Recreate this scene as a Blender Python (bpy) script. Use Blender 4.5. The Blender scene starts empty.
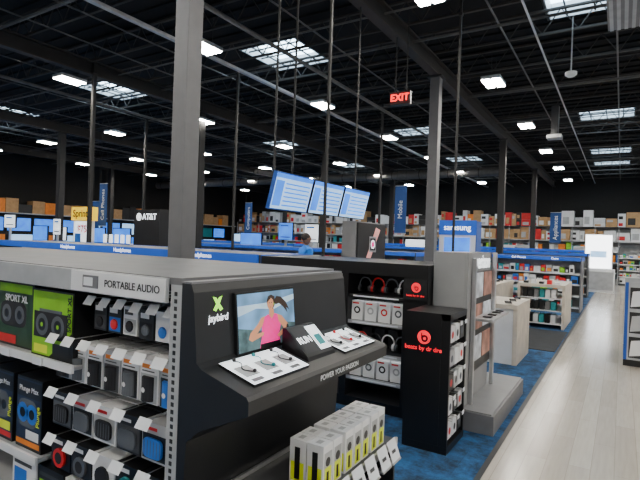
import bpy, math, random
from mathutils import Vector, Matrix
random.seed(7)
C = bpy.context.scene.collection

# ---------------------------------------------------------------- materials
_m = {}
def mat(name, col, rough=0.55, metal=0.0, emit=0.0, var=0.12, scale=6.0):
    if name in _m: return _m[name]
    m = bpy.data.materials.new(name); m.use_nodes = True
    nt = m.node_tree; b = nt.nodes['Principled BSDF']
    b.inputs['Roughness'].default_value = rough
    b.inputs['Metallic'].default_value = metal
    tc = nt.nodes.new('ShaderNodeTexCoord'); n = nt.nodes.new('ShaderNodeTexNoise')
    n.inputs['Scale'].default_value = scale; n.inputs['Detail'].default_value = 2
    nt.links.new(tc.outputs['Object'], n.inputs['Vector'])
    r = nt.nodes.new('ShaderNodeValToRGB')
    r.color_ramp.elements[0].position = 0.3; r.color_ramp.elements[1].position = 0.7
    r.color_ramp.elements[0].color = (col[0]*(1-var), col[1]*(1-var), col[2]*(1-var), 1)
    r.color_ramp.elements[1].color = (min(1, col[0]*(1+var)), min(1, col[1]*(1+var)), min(1, col[2]*(1+var)), 1)
    nt.links.new(n.outputs['Fac'], r.inputs['Fac'])
    nt.links.new(r.outputs['Color'], b.inputs['Base Color'])
    if emit > 0:
        nt.links.new(r.outputs['Color'], b.inputs['Emission Color'])
        b.inputs['Emission Strength'].default_value = emit
    _m[name] = m
    return m

BLACK = mat('black_laminate', (.005,.005,.006), .4)
CHAR = mat('charcoal_laminate', (.013,.0135,.015), .42)
DGREY = mat('dark_grey_metal', (.06,.062,.066), .5)
GREY = mat('grey_laminate', (.17,.17,.18), .45)
CANOPY = mat('canopy_grey', (.15,.15,.155), .5)
LGREY = mat('light_grey_metal', (.42,.43,.44), .4)
STEEL = mat('painted_steel_column', (.13,.13,.135), .45, .0, 0, .06)
DSTEEL = mat('dark_steel_column', (.016,.015,.015), .6)
WHITE = mat('white_plastic', (.82,.82,.83), .4, var=.04)
TAG = mat('price_tag_white', (.85,.87,.9), .4, var=.04)
SILVER = mat('brushed_aluminium', (.6,.6,.61), .3, .8)
JOIST = mat('joist_paint', (.035,.029,.026), .7)
DECK = mat('roof_deck_paint', (.0035,.003,.003), .9)
CONDUIT = mat('galvanised_conduit', (.45,.45,.46), .4, .3)
DUCT = mat('grey_pipe', (.12,.115,.11), .5, .2)
BLUE = mat('store_blue', (.012,.085,.42), .45, var=.05)
BLUEL = mat('blue_header_glow', (.008,.09,.5), .45, 0, .35, var=.05)
NAVY = mat('banner_navy', (.008,.055,.22), .7, var=.05)
YELLOW = mat('sign_yellow', (1,.62,.005), .5, 0, .7, var=.03)
LIME = mat('lime_green', (.25,.6,.01), .5)
LIMEL = mat('lime_logo_glow', (.35,.85,.05), .5, 0, 1.5, var=.02)
NEON = mat('fluoro_yellow', (.8,.9,.02), .5, var=.03)
RED = mat('red_print', (.65,.012,.015), .45)
REDL = mat('red_logo_glow', (.95,.01,.03), .45, 0, 1.3, var=.02)
EXITR = mat('exit_red_glow', (1,.01,.01), .5, 0, 4, var=.01)
WHITEL = mat('backlit_white', (.9,.94,1.0), .5, 0, 2.2, var=.03)
WHITELL = mat('backlit_sign_white', (.92,.95,1.0), .5, 0, 5, var=.03)
WHITES = mat('lightbox_soft', (.85,.92,.97), .5, 0, 1.1, var=.05)
LAMP = mat('led_lamp_lens', (1,.94,.84), .5, 0, 130, var=.01)
SKYL = mat('skylight_glazing', (.6,.8,1.0), .5, 0, 11, var=.1, scale=1)
WOODT = mat('pale_wood_table', (.62,.55,.46), .45)
CARD = mat('cardboard', (.5,.3,.14), .8)
TEAL = mat('teal_plastic', (.02,.3,.33), .5)
ORNG = mat('orange_print', (.85,.24,.02), .5)
PBLUE = mat('print_blue', (.02,.16,.6), .5)
SPK = mat('speaker_mesh_black', (.014,.014,.018), .7)
SPKG = mat('speaker_grey', (.10,.11,.125), .6)
SCRB = mat('screen_blue_glow', (.03,.2,.9), .4, 0, 1.3, var=.25, scale=3)
SCRL = mat('screen_light_glow', (.36,.62,1.0), .4, 0, 1.3, var=.12, scale=8)
SKIN = mat('skin', (.23,.12,.075), .5)
SKINP = mat('poster_skin', (.62,.27,.14), .5, 0, .5, var=.06)
HAIR = mat('dark_hair', (.02,.014,.012), .6)
PHAIR = mat('poster_hair', (.04,.02,.012), .6, 0, .2)
PINK = mat('poster_magenta', (.85,.01,.24), .5, 0, .8, var=.15, scale=60)
PSKY = mat('poster_sky', (.13,.27,.45), .5, 0, .7, var=.45, scale=7)
PFIELD = mat('poster_field', (.07,.13,.14), .5, 0, .5, var=.5, scale=20)
SHIRT = mat('blue_polo_shirt', (.02,.24,.9), .8)
TROUS = mat('dark_trousers', (.02,.02,.03), .8)
TAPE = mat('black_trim', (.02,.02,.022), .5)

# ---------------------------------------------------------------- mesh builder
class MB:
    def __init__(s): s.v=[]; s.f=[]; s.m=[]; s.mats=[]
    def mi(s, m):
        if m not in s.mats: s.mats.append(m)
        return s.mats.index(m)
    def add(s, vs, fs, m):
        o=len(s.v); s.v += [tuple(p) for p in vs]; k=s.mi(m)
        for f in fs: s.f.append([o+i for i in f]); s.m.append(k)
    def box(s,x0,x1,y0,y1,z0,z1,m,M=None):
        vs=[Vector(p) for p in [(x0,y0,z0),(x1,y0,z0),(x1,y1,z0),(x0,y1,z0),(x0,y0,z1),(x1,y0,z1),(x1,y1,z1),(x0,y1,z1)]]
        if M: vs=[M@p for p in vs]
        s.add(vs,[(0,3,2,1),(4,5,6,7),(0,1,5,4),(1,2,6,5),(2,3,7,6),(3,0,4,7)],m)
    def poly(s,pts,m): s.add(pts,[tuple(range(len(pts)))],m)
    def qy(s,y,x0,x1,z0,z1,m): s.poly([(x0,y,z0),(x1,y,z0),(x1,y,z1),(x0,y,z1)],m)
    def qx(s,x,y0,y1,z0,z1,m): s.poly([(x,y0,z0),(x,y1,z0),(x,y1,z1),(x,y0,z1)],m)
    def prism(s,pts,d,m):
        n=len(pts); a=[Vector(p) for p in pts]; b=[p+Vector(d) for p in a]
        s.add(a+b,[tuple(range(n))[::-1],tuple(range(n,2*n))]+[(i,(i+1)%n,n+(i+1)%n,n+i) for i in range(n)],m)
    def cyl(s,p0,p1,r,m,n=8,r1=None):
        p0=Vector(p0);p1=Vector(p1);r1=r if r1 is None else r1
        d=(p1-p0).normalized(); u=d.orthogonal().normalized(); w=d.cross(u)
        a=[p0+(u*math.cos(t)+w*math.sin(t))*r for t in [2*math.pi*i/n for i in range(n)]]
        b=[p1+(u*math.cos(t)+w*math.sin(t))*r1 for t in [2*math.pi*i/n for i in range(n)]]
        s.add(a+b,[tuple(range(n))[::-1],tuple(range(n,2*n))]+[(i,(i+1)%n,n+(i+1)%n,n+i) for i in range(n)],m)
    def bar(s,p0,p1,w,m):
        s.cyl(p0,p1,w*.7,m,4)
    def disc(s,c,r,axis,m,n=20,rz=None):
        rz=rz or r
        pts=[]
        for i in range(n):
            t=2*math.pi*i/n
            if axis=='y': pts.append((c[0]+r*math.cos(t),c[1],c[2]+rz*math.sin(t)))
            elif axis=='x': pts.append((c[0],c[1]+r*math.cos(t),c[2]+rz*math.sin(t)))
            else: pts.append((c[0]+r*math.cos(t),c[1]+rz*math.sin(t),c[2]))
        s.poly(pts,m)
    def ball(s,c,r,m,sx=1,sy=1,sz=1,n=12,k=8):
        vs=[];fs=[]
        for i in range(k+1):
            ph=math.pi*i/k
            for j in range(n):
                t=2*math.pi*j/n
                vs.append((c[0]+r*sx*math.sin(ph)*math.cos(t),c[1]+r*sy*math.sin(ph)*math.sin(t),c[2]+r*sz*math.cos(ph)))
        for i in range(k):
            for j in range(n):
                fs.append((i*n+j,i*n+(j+1)%n,(i+1)*n+(j+1)%n,(i+1)*n+j))
        s.add(vs,fs,m)
    def build(s,name,bevel=0,smooth=False):
        me=bpy.data.meshes.new(name); me.from_pydata(s.v,[],s.f)
        for m in s.mats: me.materials.append(m)
        me.polygons.foreach_set('material_index',s.m)
        if smooth: me.polygons.foreach_set('use_smooth',[True]*len(me.polygons))
        me.update(); o=bpy.data.objects.new(name,me); C.objects.link(o)
        if bevel:
            b=o.modifiers.new('bevel','BEVEL'); b.width=bevel; b.segments=2; b.limit_method='ANGLE'
        return o

def text(body,loc,size,face,m,parent,spin=0,align='CENTER',bold=0):
    cu=bpy.data.curves.new('lettering','FONT'); cu.body=body; cu.size=size
    cu.align_x=align; cu.align_y='CENTER'; cu.extrude=.0006; cu.offset=bold
    t=bpy.data.objects.new('tmp',cu); C.objects.link(t)
    dg=bpy.context.evaluated_depsgraph_get()
    me=bpy.data.meshes.new_from_object(t.evaluated_get(dg))
    me.materials.clear(); me.materials.append(m)
    bpy.data.objects.remove(t)
    o=bpy.data.objects.new('lettering',me); C.objects.link(o)
    R=Matrix.Rotation(math.radians(90),4,'X')
    if face=='x': R=Matrix.Rotation(math.radians(90),4,'Z')@R
    o.matrix_world=Matrix.Translation(loc)@R@Matrix.Rotation(math.radians(spin),4,'Z')
    if parent: o.parent=parent
    return o

# ---------------------------------------------------------------- room shell
XW,XE,YN,YS=-30,12,34,-8
def wood_mat():
    m=bpy.data.materials.new('wood_plank_floor'); m.use_nodes=True; nt=m.node_tree; b=nt.nodes['Principled BSDF']
    tc=nt.nodes.new('ShaderNodeTexCoord'); mp=nt.nodes.new('ShaderNodeMapping'); mp.inputs['Rotation'].default_value=(0,0,math.radians(90))
    br=nt.nodes.new('ShaderNodeTexBrick'); br.inputs['Scale'].default_value=1.0
    br.inputs['Color1'].default_value=(.60,.55,.475,1); br.inputs['Color2'].default_value=(.50,.45,.38,1)
    br.inputs['Mortar'].default_value=(.36,.32,.27,1); br.inputs['Mortar Size'].default_value=.002
    br.inputs['Brick Width'].default_value=1.2; br.inputs['Row Height'].default_value=.15
    no=nt.nodes.new('ShaderNodeTexNoise'); no.inputs['Scale'].default_value=3; no.inputs['Detail'].default_value=5
    mp2=nt.nodes.new('ShaderNodeMapping'); mp2.inputs['Scale'].default_value=(14,1,1)
    mx=nt.nodes.new('ShaderNodeMixRGB'); mx.blend_type='MULTIPLY'; mx.inputs['Fac'].default_value=.3
    nt.links.new(tc.outputs['Object'],mp.inputs['Vector']); nt.links.new(mp.outputs['Vector'],br.inputs['Vector'])
    nt.links.new(tc.outputs['Object'],mp2.inputs['Vector']); nt.links.new(mp2.outputs['Vector'],no.inputs['Vector'])
    nt.links.new(br.outputs['Color'],mx.inputs['Color1']); nt.links.new(no.outputs['Fac'],mx.inputs['Color2'])
    nt.links.new(mx.outputs['Color'],b.inputs['Base Color']); b.inputs['Roughness'].default_value=.2
    return m
def carpet_mat():
    m=bpy.data.materials.new('blue_carpet_tile'); m.use_nodes=True; nt=m.node_tree; b=nt.nodes['Principled BSDF']
    tc=nt.nodes.new('ShaderNodeTexCoord')
    n1=nt.nodes.new('ShaderNodeTexNoise'); n1.inputs['Scale'].default_value=5; n1.inputs['Detail'].default_value=8; n1.inputs['Roughness'].default_value=.8
    ck=nt.nodes.new('ShaderNodeTexBrick'); ck.offset=.5; ck.inputs['Scale'].default_value=1; ck.inputs['Brick Width'].default_value=1.0; ck.inputs['Row Height'].default_value=.5
    ck.inputs['Color1'].default_value=(1,1,1,1); ck.inputs['Color2'].default_value=(.7,.7,.7,1); ck.inputs['Mortar'].default_value=(.6,.6,.6,1); ck.inputs['Mortar Size'].default_value=.004
    r=nt.nodes.new('ShaderNodeValToRGB'); e=r.color_ramp.elements
    e[0].position=.40; e[0].color=(.010,.03,.065,1); e[1].position=.62; e[1].color=(.02,.13,.33,1)
    mx=nt.nodes.new('ShaderNodeMixRGB'); mx.blend_type='MULTIPLY'; mx.inputs['Fac'].default_value=.7
    nt.links.new(tc.outputs['Object'],n1.inputs['Vector']); nt.links.new(tc.outputs['Object'],ck.inputs['Vector'])
    nt.links.new(n1.outputs['Fac'],r.inputs['Fac']); nt.links.new(r.outputs['Color'],mx.inputs['Color1']); nt.links.new(ck.outputs['Color'],mx.inputs['Color2'])
    nt.links.new(mx.outputs['Color'],b.inputs['Base Color']); b.inputs['Roughness'].default_value=.95
    return m
mb=MB(); mb.box(XW,XE,YS,YN,-.1,0,carpet_mat()); mb.build('floor')
mb=MB(); W=wood_mat(); mb.box(-.80,1.9,YS,YN-1.2,0.0,.006,W); mb.box(-.84,-.80,YS,YN-1.2,0,.009,TAPE); mb.build('floor_walkway')
mb=MB(); mb.box(-2.2,-.86,8.6,10.8,0.0,.008,mat('charcoal_carpet',(.03,.032,.036),.95)); mb.build('floor_mat')
WALL=mat('wall_black_paint',(.009,.0085,.0085),.8)
BOUNCE_WALL=mat('wall_lower_bounce_white',(.7,.7,.7),.7)  # white lower band added to the out-of-view walls to bounce light back
mb=MB(); mb.box(XW,XE,YN,YN+.2,0,6.7,WALL); mb.build('wall_north')
mb=MB(); mb.box(XW-.2,XW,YS,YN+.2,0,6.7,WALL); mb.build('wall_west')
mb=MB(); mb.box(XE,XE+.2,YS,YN+.2,0,3.6,BOUNCE_WALL); mb.box(XE,XE+.2,YS,YN+.2,3.6,6.7,WALL); mb.build('wall_east')
mb=MB(); mb.box(XW,XE+.2,YS-.2,YS,0,3.6,BOUNCE_WALL); mb.box(XW,XE+.2,YS-.2,YS,3.6,6.7,WALL); mb.build('wall_south')
mb=MB(); mb.box(XW,XE,YN-.03,YN,0,.12,DGREY); mb.build('baseboard_north')
mb=MB(); mb.box(XW,XW+.03,YS,YN,0,.12,DGREY); mb.build('baseboard_west')

# ceiling with skylight openings
sx=[6.45-7.05*k for k in range(5)]; sy=[.9,10.4,19.9,27.3,31.0]; hs=.85
def cuts(lo,hi,cs):
    out=[lo]
    for c in sorted(cs): out += [c-hs,c+hs]
    return out+[hi]
xs=cuts(XW-.2,XE+.2,sx); ys=cuts(YS-.2,YN+.2,sy)
mb=MB()
ZC=6.45
for i in range(len(xs)-1):
    for j in range(len(ys)-1):
        if i%2==1 and j%2==1: continue
        mb.poly([(xs[i],ys[j],ZC),(xs[i],ys[j+1],ZC),(xs[i+1],ys[j+1],ZC),(xs[i+1],ys[j],ZC)],DECK)
y=YS
while y<YN: # deck ribs
    mb.box(XW,XE,y,y+.06,ZC-.05,ZC-.005,DECK) if not any(abs(y-c)<hs+.08 for c in sy) else None
    y+=.45
mb.build('ceiling')
k=0
for cx in sx:
    for cy in sy:
        k+=1; mb=MB()
        for a in (-1,1):
            mb.box(cx+a*hs-.03,cx+a*hs+.03,cy-hs-.03,cy+hs+.03,ZC,ZC+.35,LGREY)
            mb.box(cx-hs-.03,cx+hs+.03,cy+a*hs-.03,cy+a*hs+.03,ZC,ZC+.35,LGREY)
        mb.box(cx-hs,cx+hs,cy-hs,cy+hs,ZC+.33,ZC+.35,SKYL)
        for t in (-.5,0,.5):
            mb.box(cx+t*hs*1.2-.015,cx+t*hs*1.2+.015,cy-hs,cy+hs,ZC+.02,ZC+.05,DSTEEL)
            mb.box(cx-hs,cx+hs,cy+t*hs*1.2-.015,cy+t*hs*1.2+.015,ZC+.05,ZC+.08,DSTEEL)
        mb.build('window_%d'%k)

# joists along X
mb=MB(); y=.8-1.62*5
while y<YN-.2:
    zt,zb=6.36,5.86
    mb.box(XW+.02,XE-.02,y-.035,y+.035,zt-.04,zt,JOIST); mb.box(XW+.02,XE-.02,y-.03,y+.03,zb,zb+.04,JOIST)
    x=XW+.05
    while x<XE-.7:
        mb.bar((x,y,zt-.02),(x+.32,y,zb+.02),.018,JOIST); mb.bar((x+.32,y,zb+.02),(x+.64,y,zt-.02),.018,JOIST); x+=.64
    y+=1.62
mb.build('roof_joists')
# girders along Y
gx=[-3.75+7.5*k for k in range(-3,2)]
for g in gx:
    mb=MB()
    mb.box(g-.10,g+.10,YS+.02,YN-.02,5.5,5.54,JOIST); mb.box(g-.10,g+.10,YS+.02,YN-.02,5.82,5.858,JOIST)
    mb.box(g-.012,g+.012,YS+.02,YN-.02,5.54,5.82,DSTEEL)
    mb.build('roof_girder')
# bridging, pipes, conduits along Y and X
mb=MB()
for x in [-28,-25.5,-22.9,-20.6,-17.4,-15,-12.9,-10.2,-8.9,-5.4,-2.1,-.2,1.9]:
    mb.cyl((x,YS+.05,5.84),(x,YN-.05,5.84),.018,DUCT,6)
for x,z in [(-6.2,5.6),(-13.8,5.6),(-20.7,5.6),(.9,5.6)]:
    mb.cyl((x,YS+.05,z),(x,YN-.05,z),.045,DUCT,8)
for yy,r in [(5.0,.03),(8.0,.02),(9.4,.03),(13.6,.035),(16.9,.02),(18.4,.03),(22.3,.03),(25.5,.04),(29,.03)]:
    mb.cyl((XW+.05,yy,5.74),(XE-.05,yy,5.74),r,DUCT,8)
mb.build('sprinkler_pipes')
mb=MB(); mb.cyl((XW+1,24.2,5.2),(-5,24.2,5.2),.22,DUCT,16)
x=XW+1.5
while x<-5: mb.cyl((x,24.2,5.2),(x+.04,24.2,5.2),.235,JOIST,16); mb.cyl((x,24.2,5.4),(x,24.2,5.86),.01,DSTEEL,4); x+=1.5
mb.build('spiral_air_duct')
mb=MB()
mb.box(-7.86,-7.76,YS+.05,YN-.05,5.56,5.62,CONDUIT)
mb.cyl((-1.5,4,5.66),(-1.5,YN-.05,5.66),.02,CONDUIT,6)
mb.build('cable_tray')

# columns
for g in gx[:4]:
    for kk in range(4):
        yy=3.45+7.5*kk
        w=.095 if kk==0 else .11; mb=MB(); big=(g==-3.75)
        m=STEEL if (big and kk<2) else DSTEEL
        mb.box(g-w,g+w,yy-w,yy+w,0.012,5.5,m)
        mb.box(g-w-.05,g+w+.05,yy-w-.05,yy+w+.05,0,.012,DGREY)
        mb.box(g-w-.06,g+w+.06,yy-w-.06,yy+w+.06,5.46,5.499,DSTEEL)
        mb.build('support_column',.01)
# power poles
for (x,yy,r,z0) in [(-2.97,4.9,.014,1.46),(-11.2,7.3,.042,1.21),(-4.6,7.6,.018,1.21),(-2.45,8.3,.018,0),(-8.3,9.3,.025,0),(-15,11.9,.04,0),(-6.3,13.6,.03,0)]:
    mb=MB(); mb.box(x-r,x+r,yy-r,yy+r,z0,5.86,DSTEEL); mb.box(x-r*1.8,x+r*1.8,yy-r*1.8,yy+r*1.8,5.55,5.6,DSTEEL); mb.build('power_pole')

# light fixtures
for i in range(-3,6):
    for j in range(-2,7):
        cx=-2.5-4.37*i; cy=2.35+4.35*j; z=5.2
        mb=MB()
        mb.box(cx-.20,cx+.20,cy-.31,cy+.31,z+.02,z+.09,LGREY)
        mb.box(cx-.185,cx-.03,cy-.29,cy+.29,z,z+.02,LAMP); mb.box(cx+.03,cx+.185,cy-.29,cy+.29,z,z+.02,LAMP)
        mb.box(cx-.06,cx+.06,cy-.1,cy+.1,z+.09,z+.16,DGREY)
        for a in (-.22,.22): mb.cyl((cx,cy+a,z+.09),(cx,cy+a,5.86),.006,DSTEEL,5)
        mb.build('high_bay_light')

# HVAC diffuser, AP dome
mb=MB(); mb.box(-.3,.95,8.1,9.3,5.25,5.5,GREY)
for t in range(12): mb.box(-.27+t*.1,-.22+t*.1,8.13,9.27,5.23,5.25,LGREY)
for a,b in ((-.2,8.15),(.85,8.15),(-.2,9.25),(.85,9.25)): mb.cyl((a,b,5.5),(a,b,5.86),.012,DSTEEL,5)
mb.build('air_diffuser')
mb=MB(); mb.box(-2.0,-1.6,15.8,16.2,4.9,5.0,LGREY); mb.box(-1.9,-1.7,15.9,16.1,5.0,5.86,DGREY); mb.build('air_diffuser')
mb=MB(); mb.cyl((-.88,9.9,4.85),(-.88,9.9,5.86),.012,LGREY); mb.cyl((-.88,9.9,4.8),(-.88,9.9,4.85),.1,WHITE,16); mb.ball((-.88,9.9,4.8),.085,WHITE,1,1,.5); mb.build('wireless_access_point')

# exit sign
mb=MB(); mb.box(-3.79,-3.39,8.47,8.55,4.22,4.46,BLACK); mb.box(-3.78,-3.40,8.465,8.47,4.23,4.45,mat('exit_face',(.05,.004,.004),.4))
mb.cyl((-3.7,8.51,4.46),(-3.7,8.51,5.5),.012,DSTEEL); mb.cyl((-3.48,8.51,4.46),(-3.48,8.51,5.86),.012,DSTEEL)
ex=mb.build('exit_sign'); text('EXIT',(-3.59,8.46,4.34),.18,'y',EXITR,ex,bold=.003)

# ---------------------------------------------------------------- gondola 1 (portable audio)
mb=MB()
mb.box(-5.2,-1.56,2.04,2.10,.12,1.44,CHAR)           # pegboard spine
mb.box(-5.2,-1.56,1.50,2.68,0,.12,DGREY)             # base
mb.box(-5.2,-1.56,1.44,2.71,1.44,1.47,CANOPY)        # canopy
mb.box(-5.2,-1.63,1.42,1.44,1.36,1.465,LGREY)
mb.box(-2.30,-1.63,1.412,1.42,1.365,1.462,WHITE)     # header sign
mb.box(-2.20,-2.08,1.409,1.412,1.385,1.445,GREY); mb.box(-2.19,-2.12,1.407,1.409,1.395,1.435,TAG)
for x in (-5.1,-4.0,-2.98): mb.box(x-.02,x+.02,2.0,2.04,.12,1.44,LGREY)
for x0,x1,z in [(-5.2,-2.34,.965),(-5.2,-2.64,.42),(-5.2,-1.64,.18)]:
    mb.box(x0,x1,1.47,2.04,z-.02,z,LGREY); mb.box(x0,x1,1.455,1.47,z-.035,z+.008,WHITE)
    mb.box(x0,x1,2.10,2.66,z-.02,z,LGREY); mb.box(x0,x1,2.66,2.675,z-.035,z+.005,WHITE)
mb.box(-1.62,-1.555,1.44,2.71,0,1.44,LGREY)
for i in range(44): mb.box(-1.597,-1.580,1.438,1.441,.06+i*.031,.078+i*.031,CHAR)
x=-5
while x<-2.4:
    mb.box(x,x+.09,1.447,1.454,.93,.972,TAG); x+=.33
g1=mb.build('portable_audio_shelving',.002)
text('PORTABLE AUDIO',(-1.845,1.4105,1.413),.046,'y',BLACK,g1,bold=.0006)

# speaker cartons (large)
mb=MB()
def carton(mb,x0,x1,y0,y1,z0,z1,body,panel,spk,ring=SPKG):
    mb.box(x0,x1,y0,y1,z0,z1,body)
    w=x1-x0;h=z1-z0
    mb.qy(y0-.001,x0+.03*w,x0+.97*w,z0+.03*h,z0+.97*h,panel)
    pts=[]; cx=(x0+x1)/2-.05*w; cz=z0+.5*h; rw=.36*w; rh=.2*h
    for i in range(20):
        t=2*math.pi*i/20; c,s_=math.cos(t),math.sin(t)
        pts.append((cx+rw*math.copysign(abs(c)**.5,c),y0-.002,cz+rh*math.copysign(abs(s_)**.5,s_)))
    mb.poly(pts,spk)
    mb.disc((cx-rw*.5,y0-.003,cz),rh*.7,'y',ring); mb.disc((cx+rw*.5,y0-.003,cz),rh*.7,'y',ring)
    mb.disc((cx-rw*.5,y0-.004,cz),rh*.35,'y',BLACK); mb.disc((cx+rw*.5,y0-.004,cz),rh*.35,'y',BLACK)
carton(mb,-2.78,-2.39,1.49,1.8,.965,1.33,BLACK,BLACK,SPK)
mb.prism([(-2.77,1.488,.975),(-2.60,1.488,.975),(-2.40,1.488,1.12),(-2.40,1.488,1.32),(-2.77,1.488,1.32)],(0,-.0005,0),LIME)
mb.box(-2.75,-2.44,1.4835,1.487,1.07,1.21,SPK)
mb.box(-2.70,-2.49,1.4835,1.487,1.21,1.225,SPKG)
for a in (-2.67,-2.52): mb.disc((a,1.4825,1.14),.06,'y',SPKG); mb.disc((a,1.482,1.14),.035,'y',BLACK); mb.disc((a,1.4815,1.14),.012,'y',LIME)
mb.qy(1.487,-2.75,-2.62,.985,1.03,NEON); mb.qy(1.487,-2.57,-2.42,.985,1.05,CHAR)
carton(mb,-3.22,-2.82,1.52,1.84,.965,1.34,BLACK,mat('dark_green_print',(.02,.06,.02),.4),SPK,SPKG)
mb.qy(1.517,-3.2,-2.84,1.28,1.33,LIME); mb.qy(1.516,-3.2,-3.0,.98,1.03,RED)
carton(mb,-3.68,-3.28,1.52,1.84,.965,1.30,BLACK,LIME,SPK)
for i in range(3):
    carton(mb,-2.93-.3*i,-2.67-.3*i,1.50,1.75,.42,.82,BLACK,mat('dark_print',(.015,.025,.06),.4),SPKG,[PBLUE,SPKG,RED][i])
    mb.qy(1.497,-2.92-.3*i,-2.68-.3*i,.71,.80,CHAR)
    mb.qy(1.4965,-2.92-.3*i,-2.68-.3*i,.44,.47,[ORNG,RED,LIME][i]); mb.qy(1.4960,-2.82-.3*i,-2.69-.3*i,.48,.53,[WHITE,NEON,TEAL][i])
for i in range(5):
    mb.box(-2.95+.26*i,-2.71+.26*i,1.5,1.72,.18,.37,[WHITE,CHAR,WHITE,ORNG,WHITE][i]); mb.qy(1.499,-2.93+.26*i,-2.80+.26*i,.20,.30,[PBLUE,LIME,RED,BLACK,TEAL][i]); mb.qy(1.499,-2.93+.26*i,-2.75+.26*i,.32,.34,DGREY)
cart=mb.build('boxed_party_speaker',.003)
text('SPORT XL',(-2.415,1.482,1.22),.042,'y',BLACK,cart,90,bold=.001)
text('SPORT XL',(-3.0,1.513,1.245),.055,'y',WHITE,cart,0,bold=.001)
for i in range(3): text('Plunge Max',(-2.80-.3*i,1.495,.755),.042,'y',WHITE,cart,0)
for i in range(2): text('Plunge',(-2.70-.3*i,1.495,.62),.045,'y',NEON,cart,90)

# pegged speaker packages
mb=MB()
def peg(mb,x,yf,zt,w=.042):
    mb.cyl((x,2.04,zt+.012),(x,yf-.05,zt+.012),.003,SILVER,5)
    mb.poly([(x-w,yf-.080,zt-.018),(x+w,yf-.080,zt-.018),(x+w,yf-.05,zt+.025),(x-w,yf-.05,zt+.025)],TAG)
    mb.poly([(x-w*.7,yf-.0735,zt-.010),(x+w*.1,yf-.0735,zt-.010),(x+w*.1,yf-.069,zt-.004),(x-w*.7,yf-.069,zt-.004)],DGREY)
    mb.poly([(x-w*.7,yf-.0645,zt+.003),(x+w*.6,yf-.0645,zt+.003),(x+w*.6,yf-.0625,zt+.006),(x-w*.7,yf-.0625,zt+.006)],GREY)
for i in range(6):
    x=-2.27+i*.118; w=.104; z=1.15+random.uniform(-.004,.004)
    b=[CHAR,BLACK,WHITE,CHAR,WHITE,BLACK][i]
    for q in range(3): mb.box(x-w/2,x+w/2,1.56+q*.08,1.63+q*.08,z,z+.14,b)
    mb.qy(1.559,x-w*.42,x+w*.42,z+.01,z+.08,[DGREY,PBLUE,LGREY,SPK,WHITE,DGREY][i]); mb.qy(1.5585,x-w*.4,x+w*.2,z+.10,z+.125,[WHITE,WHITE,DGREY][i%3])
    mb.ball((x,1.555,z+.045),.028,[SPK,RED,SPK,SPKG,PBLUE,SPK][i],1,.4,1,10,6)
    peg(mb,x,1.56,z+.155,.035)
for i in range(7):
    x=-2.52+i*.137; w=.126; z=.87; yf=1.52
    for q in range(3): mb.box(x-w/2,x+w/2,yf+q*.12,yf+.11+q*.12,z,z+.20,WHITE if i%3 else LGREY)
    mb.qy(yf-.001,x-w*.45,x+w*.45,z+.005,z+.135,[CHAR,LGREY,CHAR,DGREY][i%4])
    mb.cyl((x,yf+.005,z+.015),(x,yf+.005,z+.125),.036,[SPK,SPKG,SPK,SPK,SPKG,SPK,PBLUE][i],16)
    mb.disc((x,yf-.033,z+.07),.012,'y',WHITE,10)
    mb.qy(yf-.0015,x-w*.38,x+w*.1,z+.16,z+.18,ORNG); mb.qy(yf-.0015,x-w*.38,x+w*.3,z+.145,z+.151,DGREY)
    peg(mb,x,yf,z+.215)
for i in range(5):
    x=-2.48+i*.18; w=.17; z=.625; yf=1.50
    for q in range(3): mb.box(x-w/2,x+w/2,yf+q*.12,yf+.11+q*.12,z,z+.175,[CHAR,LGREY,WHITE][i%3])
    mb.qy(yf-.001,x-w*.46,x+w*.46,z+.01,z+.125,[SPKG,CHAR,LGREY,DGREY,BLACK][i])
    pts=[]
    for q in range(20):
        t=2*math.pi*q/20; c,s_=math.cos(t),math.sin(t)
        pts.append((x+w*.36*math.copysign(abs(c)**.5,c),yf-.003,z+.066+.045*math.copysign(abs(s_)**.5,s_)))
    mb.prism(pts,(0,-.012,0),[SPK,SPKG,SPK,SPKG,PBLUE][i])
    for gq in range(6): mb.qy(yf-.0155,x-w*.3+gq*w*.12,x-w*.3+gq*w*.12+.004,z+.03,z+.10,SPKG)
    mb.qy(yf-.0015,x-w*.4,x+w*.1,z+.14,z+.155,WHITE if i%3==0 else RED)
    peg(mb,x,yf,z+.19)
for i in range(5):
    x=-2.48+i*.18; w=.17; z=.40; yf=1.50
    for q in range(3): mb.box(x-w/2,x+w/2,yf+q*.12,yf+.11+q*.12,z,z+.16,[BLACK,CHAR,WHITE,BLACK][i%4])
    mb.cyl((x,yf-.014,z+.06),(x,yf,z+.06),.05,[RED,SPKG,SPK,TEAL,SPKG][i],16); mb.disc((x,yf-.0145,z+.06),.03,'y',SPK)
    mb.qy(yf-.0015,x-w*.4,x+w*.1,z+.125,z+.145,WHITE)
    peg(mb,x,yf,z+.175)
mb.build('boxed_portable_speakers',.0015)

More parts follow.
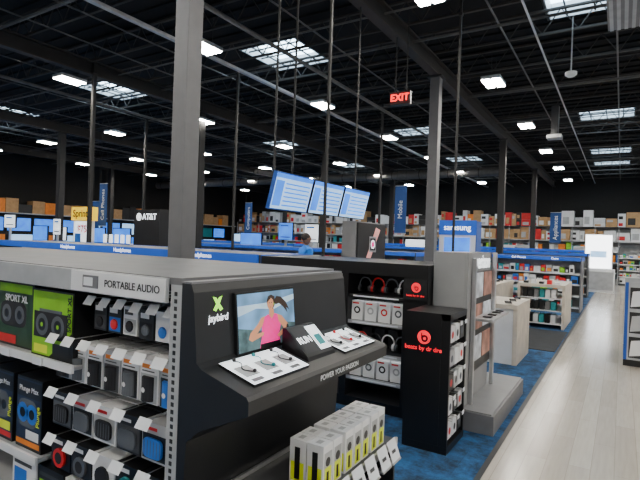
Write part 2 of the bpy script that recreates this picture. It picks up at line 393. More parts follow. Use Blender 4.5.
# ---------------------------------------------------------------- sport headphone endcap
Y0,Y1=1.44,2.71
mb=MB()
prof=[(-1.553,.0),(-1.553,1.45),(-1.50,1.45),(-1.485,1.415),(-1.455,1.13),(-1.43,1.11),(-1.19,1.045),(-1.178,1.03),(-1.178,.975),(-1.20,.965),(-1.43,.86),(-1.50,.8),(-1.515,.52),(-1.515,0)]
mb.prism([(a,Y0,b) for a,b in prof][::-1],(0,Y1-Y0,0),CHAR)
mb.box(-1.51,-1.497,Y0+.005,Y1-.005,.505,.525,SILVER)
mb.box(-1.556,-1.50,Y0+.001,Y1-.001,1.45,1.458,GREY)
SZ=.50
mb.box(-1.513,-1.10,Y0,Y1,SZ-.025,SZ,DGREY); mb.box(-1.10,-1.088,Y0,Y1,SZ-.035,SZ+.01,SILVER)
mb.box(-1.513,-1.15,Y0+.02,Y1-.02,0,.14,CHAR)
mb.box(-1.513,-1.10,Y0,Y0+.02,.14,SZ-.025,CHAR); mb.box(-1.513,-1.10,Y1-.02,Y1,.14,SZ-.025,CHAR)
def xf(z): return -1.485+(1.415-z)/(1.415-1.13)*.03
def panelq(mb,y0,y1,z0,z1,m,off):
    mb.poly([(xf(z0)+off,y0,z0),(xf(z0)+off,y1,z0),(xf(z1)+off,y1,z1),(xf(z1)+off,y0,z1)],m)
P0,P1,Q0,Q1=1.68,2.12,1.13,1.39
mb.prism([(xf(Q0),P0-.01,Q0-.008),(xf(Q0)+.018,P0-.01,Q0-.008),(xf(Q1)+.018,P0-.01,Q1+.008),(xf(Q1),P0-.01,Q1+.008)],(0,P1-P0+.02,0),BLACK)
panelq(mb,P0,P1,Q0,Q1,PSKY,.019)
def pp(u,v,o): 
    z=Q0+(Q1-Q0)*v; return (xf(z)+o,P0+(P1-P0)*u,z)
def pic(pts,m,o): mb.poly([pp(u,v,o) for u,v in pts],m)
def oval(cu,cv,ru,rv,n=16,sl=0): return [(cu+ru*math.cos(2*math.pi*i/n)+sl*rv*math.sin(2*math.pi*i/n),cv+rv*math.sin(2*math.pi*i/n)) for i in range(n)]
pic([(0,0),(1,0),(1,.34),(.7,.40),(.4,.30),(0,.42)],PFIELD,.0195)
pic([(0,.62),(.3,.72),(.6,.66),(1,.8),(1,.9),(.5,.8),(0,.8)],mat('poster_cloud',(.4,.55,.68),.5,0,.7,.2,6),.0196)
pic([(.33,.0),(.70,.0),(.68,.2),(.73,.42),(.66,.56),(.61,.58),(.56,.49),(.50,.58),(.44,.55),(.38,.42),(.37,.2)],PINK,.0205)
pic([(.34,.0),(.70,.0),(.69,.07),(.345,.07)],BLACK,.0207)
pic([(.505,.46),(.61,.46),(.60,.68),(.52,.68)],SKINP,.0202)
pic([(.44,.56),(.37,.54),(.31,.44),(.18,.30),(.15,.20),(.20,.15),(.40,.22),(.41,.28),(.29,.27),(.39,.40)],SKINP,.0210)
pic([(.66,.56),(.74,.52),(.86,.34),(.86,.24),(.68,.12),(.64,.17),(.77,.28),(.68,.42)],SKINP,.0210)
pic(oval(.845,.29,.022,.05,10),BLACK,.0213)
pic([(.60,.80),(.66,.90),(.74,.88),(.84,.76),(.90,.60),(.84,.66),(.86,.55),(.78,.68),(.70,.76),(.64,.74)],PHAIR,.0206)
pic(oval(.555,.80,.075,.135,16),PHAIR,.0207)
pic(oval(.542,.775,.058,.118,16),SKINP,.0212)
pic([(.485,.80),(.50,.91),(.56,.94),(.62,.90),(.63,.76),(.60,.82),(.56,.88)],PHAIR,.0214)
pic(oval(.522,.79,.008,.010,8),PHAIR,.0216); pic(oval(.562,.79,.008,.010,8),PHAIR,.0216)
pic([(.53,.712),(.558,.716),(.545,.702)],RED,.0216); pic(oval(.605,.76,.010,.022,8),LIME,.0217)
for s_ in (1,-1):
    panel=[(-.030*s_,.032),(-.008*s_,.026),(.006*s_,.004),(.030*s_,-.024),(.012*s_,-.032),(-.006*s_,-.008)]
    mb.poly([(xf(1.36+b)+.002+(.0006 if s_>0 else 0),1.575+a,1.36+b) for a,b in panel],LIMEL)
def ct(x): return 1.11+(x+1.43)/.24*(-.065)
def pad(mb,x0,x1,y0,y1,h,m,side=BLACK,h0=0):
    vs=[(x0,y0,ct(x0)+h),(x1,y0,ct(x1)+h),(x1,y1,ct(x1)+h),(x0,y1,ct(x0)+h)]
    vb=[(x0,y0,ct(x0)+h0),(x1,y0,ct(x1)+h0),(x1,y1,ct(x1)+h0),(x0,y1,ct(x0)+h0)]
    mb.add(vs+vb,[(4,5,1,0),(5,6,2,1),(6,7,3,2),(7,4,0,3)],side); mb.poly(vs,m)
for (a,b) in ((1.53,1.93),(2.28,2.64)):
    pad(mb,-1.42,-1.225,a,b,.012,WHITES)
    n=3
    for i in range(n):
        ya=a+.02+i*(b-a)/n
        pad(mb,-1.36,-1.28,ya,ya+.09,.0125,LGREY,LGREY,.012); pad(mb,-1.262,-1.24,ya,ya+.07,.0125,GREY,GREY,.012)
for yy,mm in ((1.60,BLACK),(1.73,TEAL),(1.86,CHAR),(2.34,BLACK),(2.46,RED),(2.57,BLACK)):
    pts=[(-1.40+.015*i,yy+.02*math.sin(i*1.0),ct(-1.40+.015*i)+.017) for i in range(8)]
    for p,q in zip(pts,pts[1:]): mb.cyl(p,q,.0022,mm,6)
    for e in (pts[0],pts[-1]): mb.ball((e[0],e[1]+.004,e[2]+.004),.009,mm,n=8,k=5)
mb.prism([(-1.42,1.98,ct(-1.42)),(-1.26,1.98,ct(-1.26)),(-1.265,1.98,ct(-1.26)+.02),(-1.40,1.98,ct(-1.42)+.10),(-1.42,1.98,ct(-1.42)+.10)],(0,.25,0),BLACK)
zlo=ct(-1.26)+.02; zhi=ct(-1.42)+.10
def db(t,y,o): return (-1.265+t*(-.135)+o,y,zlo+t*(zhi-zlo)+o)
mb.poly([db(.1,1.99,.002),db(.1,2.10,.002),db(.92,2.10,.002),db(.92,1.99,.002)],CHAR)
mb.poly([db(.1,2.12,.002),db(.1,2.22,.002),db(.92,2.22,.002),db(.92,2.12,.002)],WHITES)
mb.poly([db(.25,2.14,.003),db(.25,2.20,.003),db(.6,2.20,.003),db(.6,2.14,.003)],TEAL)
ec=mb.build('sport_headphone_display')
text('jaybird',(xf(1.3)+.003,1.575,1.30),.045,'x',WHITEL,ec)
text('POWER YOUR PASSION',(-1.1765,2.15,1.003),.036,'x',TAG,ec)
t=text('RUN',(0,0,0),.055,'x',WHITEL,ec)
a=math.atan2(zhi-zlo,.135)
t.matrix_world=Matrix.Translation(db(.5,2.045,.004))@Matrix.Rotation(math.radians(90),4,'Z')@Matrix.Rotation(a,4,'X')

# earbud cartons on low shelf
mb=MB()
for (ya,n,rows,xo) in [(1.93,2,2,-1.13),(2.14,3,2,-1.13),(2.43,2,2,-1.13)]:
    for i in range(n):
        for r in range(rows):
            y=ya+i*.092; x=xo-r*.098; z=SZ+.0005
            mb.box(x-.09,x,y,y+.085,z,z+.205,WHITE)
            mb.qx(x+.0008,y+.008,y+.077,z+.06,z+.17,LGREY); mb.qx(x+.0012,y+.012,y+.073,z+.01,z+.10,NEON)
            mb.disc((x+.0016,y+.04,z+.125),.022,'x',BLACK,10); mb.qx(x+.0017,y+.03,y+.05,z+.02,z+.08,BLACK)
            mb.qy(y-.0008,x-.082,x-.008,z+.01,z+.10,NEON); mb.qy(y-.0012,x-.06,x-.03,z+.02,z+.17,BLACK)
            mb.poly([(x-.06,y+.02,z+.2058),(x-.03,y+.02,z+.2058),(x-.03,y+.06,z+.2058),(x-.06,y+.06,z+.2058)],LGREY)
mb.build('boxed_earbuds',.002)
mb=MB()
for y in (1.60,1.75,1.90,2.04,2.18,2.32,2.47,2.60):
    mb.poly([(-1.045,y-.055,SZ-.075),(-1.045,y+.055,SZ-.075),(-1.085,y+.055,SZ+.03),(-1.085,y-.055,SZ+.03)],TAG)
    mb.box(-1.087,-1.04,y-.056,y+.056,SZ-.085,SZ-.075,SILVER)
    mb.poly([(-1.058,y-.03,SZ-.035),(-1.058,y+.02,SZ-.035),(-1.064,y+.02,SZ-.018),(-1.064,y-.03,SZ-.018)],DGREY)
mb.build('price_tag_holders')

# ---------------------------------------------------------------- headphone wall (gondola 2)
mb=MB()
F=4.35
mb.box(-3.45,-1.5,4.85,4.93,0,1.45,BLACK); mb.box(-3.45,-1.5,F,5.4,1.42,1.45,BLACK); mb.box(-3.45,-1.5,F+.01,5.38,0,.1,BLACK)
mb.box(-1.74,-1.5,F,4.85,.1,1.42,BLACK); mb.box(-2.40,-2.33,F,4.85,.1,1.42,BLACK); mb.box(-3.45,-3.40,F,4.85,.1,1.42,BLACK)
mb.box(-3.4,-1.5,F-.01,F,1.33,1.45,BLACK)
mb.qy(F-.012,-1.735,-1.505,1.12,1.32,CHAR)
mb.disc((-1.61,F-.014,1.24),.045,'y',REDL); mb.disc((-1.606,F-.0145,1.232),.022,'y',BLACK); mb.disc((-1.606,F-.015,1.232),.010,'y',REDL,10)
mb.poly([(-1.628,F-.0145,1.232),(-1.620,F-.0145,1.232),(-1.620,F-.0145,1.27),(-1.628,F-.0145,1.27)],BLACK)
for z in (.30,.56,.86,1.12):
    for a,b in ((-2.33,-1.74),(-3.4,-2.4)):
        mb.box(a,b,F+.03,4.85,z-.02,z,CHAR); mb.box(a,b,F+.02,F+.03,z-.03,z+.005,SILVER if z<1 else CHAR)
        mb.qy(F+.019,a+.05,b-.05,z-.02,z-.005,TAG)
        mb.box(a+.02,b-.02,F+.06,F+.09,z-.028,z-.021,WHITELL)
for a,b in ((-2.33,-1.74),(-3.4,-2.4)): mb.box(a+.02,b-.02,F+.06,F+.09,1.412,1.419,WHITELL)
hw=mb.build('headphone_wall_display')
text('beats by dr dre',(-1.617,F-.016,1.165),.028,'y',REDL,hw)
mb=MB()
def headphone(mb,x,y,z,m,s=1.0):
    pts=[(x+.065*s*math.cos(t),y,z+.085*s+.075*s*math.sin(t)) for t in [math.pi*i/10 for i in range(11)]]
    for p,q in zip(pts,pts[1:]): mb.cyl(p,q,.008*s,m,6)
    for a in (-1,1):
        mb.cyl((x+a*.065*s,y,z+.09*s),(x+a*.062*s,y,z+.06*s),.007*s,m,6)
        mb.cyl((x+a*.05*s,y,z+.045*s),(x+a*.075*s,y,z+.045*s),.035*s,m,12); mb.cyl((x+a*.035*s,y,z+.045*s),(x+a*.05*s,y,z+.045*s),.03*s,SPK,12)
for zi,z in enumerate((.30,.56,.86)):
    for i in range(4):
        x=-2.26+i*.148
        if zi==1:
            headphone(mb,x,F+.2,z,[RED,BLACK,WHITE,SPKG][i])
            mb.box(x-.055,x+.055,F+.32,F+.42,z,z+.19,CHAR)
        else:
            mb.box(x-.062,x+.062,F+.08,F+.16,z,z+.19,WHITE); mb.box(x-.062,x+.062,F+.18,F+.27,z,z+.19,WHITE)
            mb.disc((x,F+.079,z+.10),.036,'y',[RED,SPKG,BLACK,LGREY][(i+zi)%4],14); mb.disc((x,F+.078,z+.10),.02,'y',WHITE,14)
            mb.qy(F+.0785,x-.05,x+.02,z+.16,z+.175,RED)
for i in range(4):
    x=-2.26+i*.148; headphone(mb,x,F+.25,1.12,[SPKG,RED,SPKG,WHITE][i],1.0)
for z in (.30,.56,.86,1.12):
    for i in range(6):
        x=-3.3+i*.16; mb.box(x-.06,x+.06,F+.1,F+.25,z,z+.18,[WHITE,CHAR,RED,BLACK,WHITE,GREY][(i+int(z*10))%6])
        mb.disc((x,F+.099,z+.1),.035,'y',SPKG,12)
mb.build('boxed_headphones')

# headphone tower
mb=MB(); TH=1.10
mb.box(-1.49,-1.12,3.8,4.28,0,.06,BLACK); mb.box(-1.49,-1.19,3.8,4.28,.06,TH,BLACK)
mb.box(-1.19,-1.12,3.8,3.825,.06,TH,BLACK); mb.box(-1.19,-1.12,4.255,4.28,.06,TH,BLACK); mb.box(-1.19,-1.12,3.8,4.28,TH-.05,TH,BLACK)
LZ=.90
mb.disc((-1.33,3.798,LZ),.055,'y',REDL); mb.disc((-1.325,3.7975,LZ-.01),.029,'y',BLACK); mb.disc((-1.325,3.797,LZ-.01),.013,'y',REDL,10)
mb.poly([(-1.354,3.7975,LZ-.01),(-1.343,3.7975,LZ-.01),(-1.343,3.7975,LZ+.037),(-1.354,3.7975,LZ+.037)],BLACK)
for i in range(5):
    z=.10+i*.192
    for j in range(3):
        y=3.85+j*.135
        mb.box(-1.17,-1.13,y,y+.115,z,z+.135,[WHITE,WHITE,CHAR,LGREY][(i+j)%4]); mb.disc((-1.129,y+.055,z+.06),.03,'x',[RED,BLACK,SPKG,WHITE][(i*2+j)%4],12)
        mb.cyl((-1.19,y+.055,z+.14),(-1.10,y+.055,z+.14),.003,SILVER,5); mb.qx(-1.099,y+.02,y+.09,z+.125,z+.16,TAG)
tw=mb.build('headphone_tower_display',.003)
text('beats by dr dre',(-1.335,3.796,.81),.05,'y',REDL,tw,bold=.0006)

# ---------------------------------------------------------------- phone kiosk
KG=mat('kiosk_grey',(.27,.27,.275),.45,var=.05)
mb=MB()
mb.box(-1.49,-.90,4.42,5.92,0,.17,GREY); mb.box(-1.49,-.92,4.43,5.9,.17,.185,KG)
mb.box(-1.49,-1.19,4.46,5.42,.185,1.58,KG)
mb.box(-1.19,-1.17,4.46,4.60,.185,1.58,KG)
mb.box(-1.19,-1.165,4.62,5.40,.45,1.40,BLACK)
for zz in (.55,.85,1.15):
    for yy in (4.66,5.03):
        mb.box(-1.165,-1.158,yy,yy+.33,zz,zz+.24,[mat('phone_ad_light',(.45,.47,.5),.4,0,.4,.4,8),mat('phone_ad',(.3,.14,.1),.4,0,.4,.5,8)][int(yy*10+zz*10)%2])
mb.box(-1.165,-1.13,5.40,5.46,.185,1.58,SILVER); mb.box(-1.165,-1.13,4.58,4.62,.185,1.53,SILVER)
mb.box(-1.165,-.98,4.64,5.38,.95,.975,SILVER)
for yy in (4.75,4.95,5.15,5.3): mb.box(-1.1,-1.02,yy,yy+.07,.975,.985,BLACK)
ki=mb.build('phone_kiosk',.004)
text('verizon',(-1.168,5.0,1.49),.19,'x',WHITEL,ki,bold=.003)

# ---------------------------------------------------------------- hanging monitors
mb=MB()
for i in range(3):
    y0=4.72+i*.86; w=.83; h=.47
    M=Matrix.Translation((-3.6,y0,2.235))@Matrix.Rotation(math.radians(14),4,'Y')
    mb.box(-.05,0,0,w,-h/2,h/2,BLUE if i==0 else BLACK,M); mb.box(-.10,-.05,.15,w-.15,-.12,.12,DGREY,M)
    q=lambda a,b,c,d,m,o: mb.poly([M@Vector((o,a,c)),M@Vector((o,b,c)),M@Vector((o,b,d)),M@Vector((o,a,d))],m)
    q(.015,w-.015,-h/2+.015,h/2-.015,SCRL,.001)
    q(.015,w-.015,h/2-.07,h/2-.015,SCRB,.002)
    q(.03,.2,-h/2+.05,h/2-.1,SCRB,.002)
    for r in range(6): q(.23,w-.05,h/2-.14-r*.055,h/2-.12-r*.055,SCRB,.002)
mb.box(-3.80,-3.74,4.6,7.4,2.42,2.47,BLACK)
for y in (4.95,5.35,6.25,7.15): mb.cyl((-3.77,y,2.45),(-3.77,y,5.5),.015,DSTEEL,6)
for y in (5.13,6.0,6.86): mb.box(-3.78,-3.68,y-.04,y+.04,2.15,2.44,DGREY)
hm=mb.build('hanging_monitors')

# ---------------------------------------------------------------- generic gondolas
COLS=[WHITE,CHAR,RED,PBLUE,LGREY,BLACK,ORNG,TEAL,WHITE,LIME,WHITE,WHITE]
def gondola(name,pname,x0,x1,y0,y1,h,header=True,end=DGREY,lab=None):
    mb=MB(); ym=(y0+y1)/2
    mb.box(x0,x1,ym-.03,ym+.03,.1,h-.02,LGREY); mb.box(x0,x1,y0+.03,y1-.03,0,.1,DGREY); mb.box(x0,x1,y0,y1,h-.02,h,GREY)
    mb.box(x1,x1+.03,y0,y1,0,h,end); mb.box(x0-.03,x0,y0,y1,0,h,end)
    if header: 
        for yy in (y0-.02,y1): mb.box(x0,x1,yy,yy+.02,h-.09,h+.005,BLUEL)
        mb.box(x1+.03,x1+.04,y0,y1,h-.09,h+.005,BLUEL)
    pb=MB()
    for z in (.12,.42,.72,1.0,1.3,1.6):
        if z+.3>h: continue
        mb.box(x0,x1,y0+.04,y1-.04,z-.02,z,LGREY); mb.box(x0,x1,y0+.03,y0+.04,z-.03,z+.01,WHITE)
        x=x0+.03
        while x<x1-.2:
            w=random.uniform(.1,.2); hh=random.uniform(.14,.23); m=random.choice(COLS)
            pb.box(x,x+w-.012,y0+.06,y0+.32,z+.0005,z+hh,m)
            pb.qy(y0+.059,x+.02,x+w-.035,z+.03,z+hh*.6,random.choice(COLS))
            if x>x1-4: pb.box(x,x+w-.012,y1-.32,y1-.06,z+.0005,z+hh,random.choice(COLS))
            x+=w
    g=mb.build(name); pb.build(pname)
    if lab:
        for lx,s_ in lab: text(s_,(lx,y0-.022,h-.042),.075,'y',WHITEL,g)
    return g
gondola('headphone_shelving','boxed_accessories',-9.5,-3.5,4.37,5.4,1.455,True,DGREY,[(-4.4,'Headphones'),(-5.9,'Headphones'),(-7.2,'Headphones')])
gondola('accessory_shelving','boxed_accessories',-13,-4.0,7.1,8.2,1.2,True,DGREY,[(-7,'Tablets'),(-9.5,'Tablets')])
gondola('accessory_shelving','boxed_accessories',-14,-4.6,12.2,13.3,1.40,True)
gondola('accessory_shelving','boxed_accessories',-3.1,-.9,14.3,15.3,1.42,True,GREY,[(-2.4,'Cell Phones'),(-1.5,'Cases')])
gondola('accessory_shelving','boxed_accessories',-9,-1.0,19,20,1.5,True)
gondola('accessory_shelving','boxed_accessories',-20,-11.8,17.0,17.9,1.45,True)
gondola('accessory_shelving','boxed_accessories',-.1,4.5,27,28,1.9,False,GREY)
gondola('accessory_shelving','boxed_accessories',-11,-1.3,23,24,1.6,True)

# tall slab kiosk with watch poster
mb=MB(); mb.box(-3.95,-3.70,7.1,8.25,0,1.98,KG); mb.box(-3.70,-3.67,7.13,8.22,.3,1.96,BLACK)
PP=mat('watch_band_pink',(.8,.35,.32),.4,0,.5)
mb.poly([(-3.666,7.40,1.30),(-3.666,7.55,1.28),(-3.666,7.98,1.86),(-3.666,7.80,1.90)],PP)
mb.box(-3.667,-3.664,7.55,7.82,1.47,1.74,SILVER); mb.qx(-3.663,7.58,7.79,1.50,1.71,BLACK); mb.disc((-3.662,7.685,1.605),.075,'x',WHITEL,16); mb.disc((-3.661,7.685,1.605),.055,'x',PINK,16)
mb.build('smartwatch_kiosk')
# carrier kiosks
mb=MB(); mb.box(-14.1,-13.1,8.6,8.8,1.98,2.38,YELLOW); mb.box(-14.0,-13.2,8.62,8.78,0,1.98,WHITE); mb.qy(8.61,-13.95,-13.25,1.2,1.95,WHITES); mb.qy(8.605,-13.9,-13.6,1.3,1.6,PBLUE)
o=mb.build('carrier_kiosk'); text('Sprint',(-13.65,8.595,2.18),.3,'y',BLACK,o,bold=.006); text('$75',(-13.55,8.6,1.72),.3,'y',RED,o,bold=.006)
mb=MB(); mb.box(-11.2,-10.2,8.6,9.15,0,2.3,BLACK); mb.disc((-11.0,8.595,2.1),.1,'y',WHITEL)
for zz in (2.04,2.09,2.14): mb.qy(8.593,-11.1,-10.9,zz,zz+.012,BLACK)
o=mb.build('carrier_kiosk'); text('AT&T',(-10.58,8.59,2.1),.22,'y',WHITEL,o,bold=.003)
mb=MB(); mb.box(-12.9,-11.5,8.7,9.2,0,1.35,WHITE); mb.box(-12.92,-11.48,8.68,8.7,1.15,1.37,BLUEL)
for i in range(5): mb.box(-12.8+i*.26,-12.66+i*.26,8.8,8.82,1.36,1.6,WHITES); mb.box(-12.75+i*.26,-12.71+i*.26,8.8,8.84,1.35,1.37,BLACK)
mb.build('phone_counter')
mb=MB(); mb.box(-4.35,-3.35,13.4,13.9,0,2.3,WHITE); mb.box(-4.36,-3.34,13.38,13.4,1.92,2.32,BLUEL); mb.qy(13.375,-4.2,-3.5,.9,1.85,SCRB); mb.box(-3.35,-3.33,13.4,13.9,1.0,2.3,BLUE)
o=mb.build('service_kiosk'); text('samsung',(-3.85,13.37,2.12),.22,'y',WHITEL,o)
for (x,y,w,z0,z1,m) in [(-19.5,9.5,.8,1.7,2.2,WHITES),(-17.6,10.2,.5,1.5,2.1,WHITES),(-16.6,15.2,1.0,1.75,2.15,WHITES),(-11.5,16,.7,1.6,2.3,SCRB),(-9.3,14.5,.6,1.55,2.2,WHITES)]:
    mb=MB(); mb.box(x-w/2,x+w/2,y,y+.06,z0,z1,BLACK); mb.qy(y-.002,x-w/2+.02,x+w/2-.02,z0+.02,z1-.02,m); mb.box(x-.04,x+.04,y,y+.06,0.03,z0,SILVER); mb.box(x-.25,x+.25,y-.15,y+.2,0,.03,DGREY)
    mb.qy(y-.003,x-w*.35,x+w*.2,z1-.15,z1-.09,PBLUE); mb.qy(y-.003,x-w*.35,x+w*.35,z0+.1,z0+.14,DGREY); mb.build('information_sign')
# hanging banners
def banner(x,y,z0,z1,w,s_):
    mb=MB(); mb.box(x-w/2,x+w/2,y-.01,y+.01,z0,z1,NAVY); mb.cyl((x-w/2,y,z1),(x+w/2,y,z1),.015,SILVER,6); mb.cyl((x-w/2,y,z0),(x+w/2,y,z0),.015,SILVER,6)
    for a in (-1,1): mb.cyl((x+a*w*.4,y,z1),(x+a*w*.4,y,5.86),.004,DSTEEL,4)
    o=mb.build('hanging_banner'); text(s_,(x,y-.012,(z0+z1)/2),w*.55,'y',TAG,o,90)
banner(-13.6,9.3,1.85,3.15,.36,'Cell Phones'); banner(-5.0,12.1,1.9,3.15,.32,'Mobile'); banner(-14.2,16.9,1.8,3.2,.4,'Computers'); banner(-2.8,26.5,1.9,3.4,.5,'Appliances'); banner(-21,14,1.8,3.1,.5,'TV')

# ---------------------------------------------------------------- tables
def table(x0,x1,y0,y1,h,prod=True):
    mb=MB(); mb.box(x0,x1,y0,y1,h-.06,h,WOODT); mb.box(x0+.0,x0+.06,y0+.03,y1-.03,0,h-.06,WOODT); mb.box(x1-.06,x1,y0+.03,y1-.03,0,h-.06,WOODT)
    mb.box(x0+.06,x1-.06,y0+.05,y0+.09,.0,h-.06,WHITE)
    if prod:
        n=int((y1-y0)/.35)
        for i in range(n):
            for sx_ in (x0+.12,x1-.2):
                y=y0+.12+i*.35
                M=Matrix.Translation((sx_,y,h+.03))@Matrix.Rotation(math.radians(-20),4,'X')
                mb.box(0,.09,0,.16,0,.01,BLACK,M); mb.poly([M@Vector(p) for p in ((.006,.006,.011),(.084,.006,.011),(.084,.154,.011),(.006,.154,.011))],SCRL)
                mb.box(sx_+.02,sx_+.07,y+.05,y+.1,h,h+.035,SILVER)
    return mb.build('display_table')
table(-1.95,-1.2,7.2,8.3,.84)
table(-3.3,-2.6,6.6,8.1,.92)
table(-2.7,-2.0,9.6,11.4,.92)
mb=MB(); mb.box(-1.85,-.95,11.0,12.6,.84,.9,WOODT)
for x in (-1.85,-1.0): mb.box(x,x+.05,11.02,12.58,0,.84,WOODT)
for z in (.08,.35,.6): mb.box(-1.8,-1.0,11.05,12.55,z,z+.02,WHITE)
for z in (.10,.37,.62):
    x=-1.76
    while x<-1.12: mb.box(x,x+.09,11.1,11.4,z,z+.17,random.choice([CHAR,WHITE,GREY,TEAL,BLACK])); x+=.11
for i in range(5): mb.box(-1.75+i*.15,-1.66+i*.15,11.1,11.25,.9,.905+.04*(i%2+1),[BLACK,WHITE,CHAR,RED,WHITE][i])
mb.build('product_display_table')
# backlit sign stand
mb=MB(); mb.box(-1.25,-.3,22.0,22.15,.9,2.25,WHITE); mb.qy(21.995,-1.22,-.33,.93,2.22,WHITELL); mb.qy(21.99,-1.05,-.5,1.35,1.6,SCRL)
mb.box(-1.35,-.2,21.8,22.4,0,.9,WHITE); mb.box(-1.3,-.25,21.78,21.8,.1,.8,LGREY)
mb.build('backlit_sign_stand')
mb=MB()
for i in range(3): mb.box(-1.5+i*.0,-1.1,16.2+i*.7,16.7+i*.7,.0,.9,NAVY); mb.box(-1.48,-1.12,16.22+i*.7,16.68+i*.7,.9,1.05,YELLOW)
mb.build('bargain_bins')
# right hand floor rack
mb=MB(); mb.box(.06,.85,8.3,9.6,0,.1,BLACK); mb.box(.44,.48,8.3,9.6,.1,1.2,DGREY); mb.box(.06,.85,8.28,8.3,.1,1.2,LGREY); mb.box(.06,.85,9.6,9.62,.1,1.2,LGREY)
mb.box(.06,.10,8.275,8.28,.1,1.2,BLUE)
for z in (.3,.6,.9): 
    mb.box(.08,.84,8.3,9.6,z,z+.02,DGREY)
    for i in range(8): mb.box(.10,.38,8.34+i*.155,8.46+i*.155,z+.02,z+.2,random.choice(COLS))
for z in (.15,.5,.85):
    for a in (.12,.36,.60): mb.qy(8.277,a,a+.21,z-.02,z+.28,CHAR); mb.poly([(a+.01,8.274,z),(a+.18,8.274,z+.03),(a+.2,8.274,z+.25),(a+.03,8.274,z+.22)],random.choice([WHITE,TAG,LGREY]))
mb.build('merchandise_rack')

# ---------------------------------------------------------------- perimeter: north top-stock racks and appliances
mb=MB(); pb=MB()
mb.box(-29,11,33.0,33.9,2.1,2.15,LGREY); mb.box(-29,11,33.0,33.9,2.95,2.99,DGREY); mb.box(-29,11,33.88,33.95,0,3.0,LGREY)
for i in range(34): mb.box(-29+i*1.2,-28.95+i*1.2,33.0,33.06,0,3.0,LGREY)
for z in (.3,.9,1.5): mb.box(-29,11,33.1,33.88,z,z+.04,WHITE)
for z,hm_ in ((2.15,.79),(2.99,1.0)):
    x=-28.9
    while x<10.7:
        w=random.uniform(.25,.75); h=random.uniform(.5,hm_); m=random.choice([CARD,CARD,WHITE,WHITE,WHITE,LGREY,ORNG if random.random()<.4 else CARD,RED if random.random()<.6 else WHITE,CHAR])
        n=random.choice([1,1,2])
        for s_ in range(n):
            pb.box(x,x+w-.03,33.08,33.8,z+.001+s_*h/n,z+(s_+1)*h/n-.01,m); pb.qy(33.078,x+.1*w,x+.6*w,z+(s_+.15)*h/n,z+(s_+.6)*h/n,random.choice([WHITE,CARD,CHAR,LGREY,RED]))
        x+=w
for z in (.34,.94,1.54):
    x=-28.9
    while x<10.7:
        w=random.uniform(.2,.5); pb.box(x,x+w-.03,33.14,33.7,z+.001,z+random.uniform(.3,.5),random.choice(COLS)); x+=w
mb.build('stock_racking'); pb.build('stock_cartons')
for i in range(14):
    x=-15+i*.98; mb=MB(); m=[WHITE,LGREY,SILVER][i%3]; h=[1.75,1.8,1.1][i%3 if i%4 else 2]
    mb.box(x,x+.88,30.1,30.8,.03,h,m); mb.box(x+.02,x+.86,30.04,30.1,.1,h*.38,m); mb.box(x+.02,x+.86,30.04,30.1,h*.4,h-.03,m)
    mb.cyl((x+.1,30.0,h*.45),(x+.1,30.0,h*.75),.015,CHAR); mb.cyl((x+.1,30.0,h*.15),(x+.1,30.0,h*.34),.015,CHAR)
    for z in (h*.45,h*.75,h*.15,h*.34): mb.cyl((x+.1,30.0,z),(x+.1,30.045,z),.01,CHAR)
    for a in (.1,.78):
        for b in (30.15,30.7): mb.cyl((x+a,b,0),(x+a,b,.03),.03,BLACK)
    mb.build('refrigerator',.01)

# west: tv wall + top stock
mb=MB(); pb=MB(); tv=MB()
mb.box(-29.95,-29.1,2,33,2.55,2.6,LGREY); mb.box(-29.95,-29.8,2,33,0,2.6,CHAR); mb.box(-29.8,-28.9,2,33,.5,.56,DGREY); mb.box(-29.8,-29.0,2,33,0,.5,CHAR)
y=2.2
while y<32:
    w=random.uniform(.4,1.1); pb.box(-29.85,-29.2,y,y+w-.03,2.601,2.6+random.uniform(.4,.9),random.choice([CARD,CARD,CARD,WHITE,ORNG,CHAR])); y+=w
y=2.3
while y<31.5:
    tv.box(-29.75,-29.68,y,y+1.35,1.55,2.35,BLACK); tv.qx(-29.675,y+.03,y+1.32,1.58,2.32,random.choice([SCRB,SCRL,SCRB,TEAL]))
    tv.box(-29.4,-29.34,y,y+1.3,.62,1.4,BLACK); tv.qx(-29.335,y+.03,y+1.27,.65,1.37,random.choice([SCRB,SCRL,SCRB,ORNG])); tv.box(-29.5,-29.2,y+.4,y+.9,.56,.62,BLACK)
    tv.box(-29.8,-29.75,y+.5,y+.8,1.8,2.1,BLACK)
    y+=1.5
mb.build('television_wall_fixture'); pb.build('stock_cartons'); tv.build('wall_televisions')
for (x,y) in [(-17,12.3),(-15.5,12.3),(-12.6,15),(-18.6,12.3),(-20.5,11),(-17.5,20),(-8,21.2),(-22.5,13)]:
    mb=MB(); mb.box(x-.5,x+.5,y,y+.5,0,.9,random.choice([WHITE,CHAR])); mb.box(x-.1,x+.1,y+.2,y+.3,.9,1.25,BLACK)
    mb.box(x-.55,x+.55,y+.18,y+.24,1.2,1.85,BLACK); mb.qy(y+.178,x-.52,x+.52,1.23,1.82,random.choice([SCRB,SCRL,SCRB,WHITES])); mb.build('television_stand')

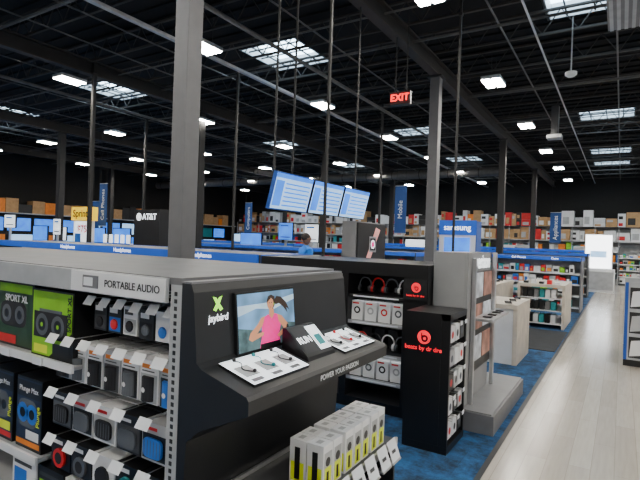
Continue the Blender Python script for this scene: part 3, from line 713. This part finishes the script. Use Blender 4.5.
# ---------------------------------------------------------------- person (store employee, mostly behind shelving)
def skinned(name,pts,edges,rad,rules,root=0,sub=2):
    me=bpy.data.meshes.new(name); me.from_pydata(pts,edges,[]); o=bpy.data.objects.new(name,me); C.objects.link(o)
    sk=o.modifiers.new('s','SKIN')
    for i,r in enumerate(rad): me.skin_vertices[0].data[i].radius=(r if isinstance(r,tuple) else (r,r))
    me.skin_vertices[0].data[root].use_root=True
    sb=o.modifiers.new('u','SUBSURF'); sb.levels=sub; sb.render_levels=sub
    dg=bpy.context.evaluated_depsgraph_get(); nm=bpy.data.meshes.new_from_object(o.evaluated_get(dg))
    bpy.data.objects.remove(o); nm.materials.clear()
    ms=[]
    for p in nm.polygons:
        m=rules(p.center)
        if m not in ms: ms.append(m); nm.materials.append(m)
        p.material_index=ms.index(m); p.use_smooth=True
    o=bpy.data.objects.new(name,nm); C.objects.link(o); return o
def person(px,py,yaw):
    par=bpy.data.objects.new('store_employee',None); C.objects.link(par)
    P=[(0,0,.95),(0,0,1.12),(0,.0,1.30),(0,0,1.43),(0,0,1.51),(0,-.01,1.56),
       (.18,0,1.42),(.24,.01,1.14),(.20,-.17,.98),(-.18,0,1.42),(-.24,.01,1.14),(-.21,-.05,.90),
       (.10,0,.88),(.11,-.01,.50),(.11,.01,.10),(.12,-.13,.045),(-.10,0,.88),(-.11,-.01,.50),(-.11,.01,.10),(-.12,-.13,.045)]
    E=[(0,1),(1,2),(2,3),(3,4),(4,5),(3,6),(6,7),(7,8),(3,9),(9,10),(10,11),(0,12),(12,13),(13,14),(14,15),(0,16),(16,17),(17,18),(18,19)]
    R=[(.15,.12),(.145,.11),(.17,.12),(.13,.10),(.06,.06),(.05,.05),(.08,.08),(.05,.05),(.03,.03),(.08,.08),(.05,.05),(.03,.03),
       (.1,.1),(.07,.07),(.045,.045),(.04,.035),(.1,.1),(.07,.07),(.045,.045),(.04,.035)]
    def rule(c):
        if c.z<.11: return BLACK
        if abs(c.x)<.2 and c.z<.93 and not (abs(c.x)>.165 and c.z>.8): return TROUS
        if c.z>1.53 : return SKIN
        if abs(c.x)>.17 and c.z<1.17: return SKIN
        return SHIRT
    b=skinned('body',P,E,R,rule); b.parent=par
    h=MB(); h.ball((0,-.015,1.66),.1,SKIN,.78,.95,1.18,20,14)
    h.ball((0,.012,1.70),.1,HAIR,.84,.98,.95,20,12)
    h.prism([(-.013,-.105,1.64),(.013,-.105,1.64),(0,-.132,1.645),],(0,.01,.045),SKIN)
    for a in (-1,1):
        h.ball((a*.03,-.098,1.675),.012,WHITE,1,.6,.7,8,6); h.ball((a*.03,-.105,1.675),.006,BLACK,1,.5,1,8,6); h.ball((a*.079,.0,1.655),.03,SKIN,.35,.7,1.1,8,6)
    h.ball((0,-.1,1.61),.022,RED,1,.4,.25,10,6)
    ho=h.build('head',0,True); ho.parent=par
    for hx,hy,hz,d in ((.20,-.19,.965,Vector((-.02,-.8,-.45))),(-.21,-.06,.875,Vector((0,-.15,-1)))):
        d=d.normalized(); side=Vector((1,0,0)); o=Vector((hx,hy,hz)); sg=-1 if hx>0 else 1
        pts=[tuple(o),tuple(o+d*.045),tuple(o+d*.08)]; ed=[(0,1),(1,2)]; rd=[(.022,.018),(.034,.016),(.03,.014)]
        nrm=d.cross(side)
        for f,(off,L) in enumerate([(-.027,.062),(-.009,.072),(.009,.068),(.027,.052)]):
            k=len(pts); b0=o+d*.078+side*off*sg
            pts+= [tuple(b0),tuple(b0+d*L*.55+nrm*.006),tuple(b0+d*L*.95+nrm*.02)]; ed+=[(2,k),(k,k+1),(k+1,k+2)]; rd+=[(.01,.01),(.009,.009),(.007,.007)]
        k=len(pts); b0=o+d*.03; pts+=[tuple(b0-side*.035*sg+d*.01),tuple(b0-side*.055*sg+d*.04),tuple(b0-side*.058*sg+d*.065+nrm*.01)]; ed+=[(1,k),(k,k+1),(k+1,k+2)]; rd+=[(.012,.012),(.010,.010),(.008,.008)]
        hh=skinned('hand',pts,ed,rd,lambda c: SKIN,0,1); hh.parent=par
    par.location=(px,py,0); par.rotation_euler=(0,0,yaw)
person(-5.72,8.72,math.radians(150))

# ---------------------------------------------------------------- world, camera
w=bpy.data.worlds.new('world'); bpy.context.scene.world=w; w.use_nodes=True
bg=w.node_tree.nodes['Background']; bg.inputs['Color'].default_value=(.88,.94,1,1); bg.inputs['Strength'].default_value=1.0

cam=bpy.data.cameras.new('camera'); co=bpy.data.objects.new('camera',cam); C.objects.link(co)
cam.sensor_width=36; cam.lens=36*490/640; cam.clip_end=200
th=math.radians(31.65); ph=math.radians(2.0)
Fv=Vector((-math.sin(th),math.cos(th),0)); Rv=Vector((math.cos(th),math.sin(th),0)); U=Vector((0,0,1))
Rc=Rv*math.cos(ph)+U*math.sin(ph); Uc=U*math.cos(ph)-Rv*math.sin(ph)
M=Matrix(((Rc.x,Uc.x,-Fv.x,0),(Rc.y,Uc.y,-Fv.y,0),(Rc.z,Uc.z,-Fv.z,1.65),(0,0,0,1)))
co.matrix_world=M
bpy.context.scene.camera=co
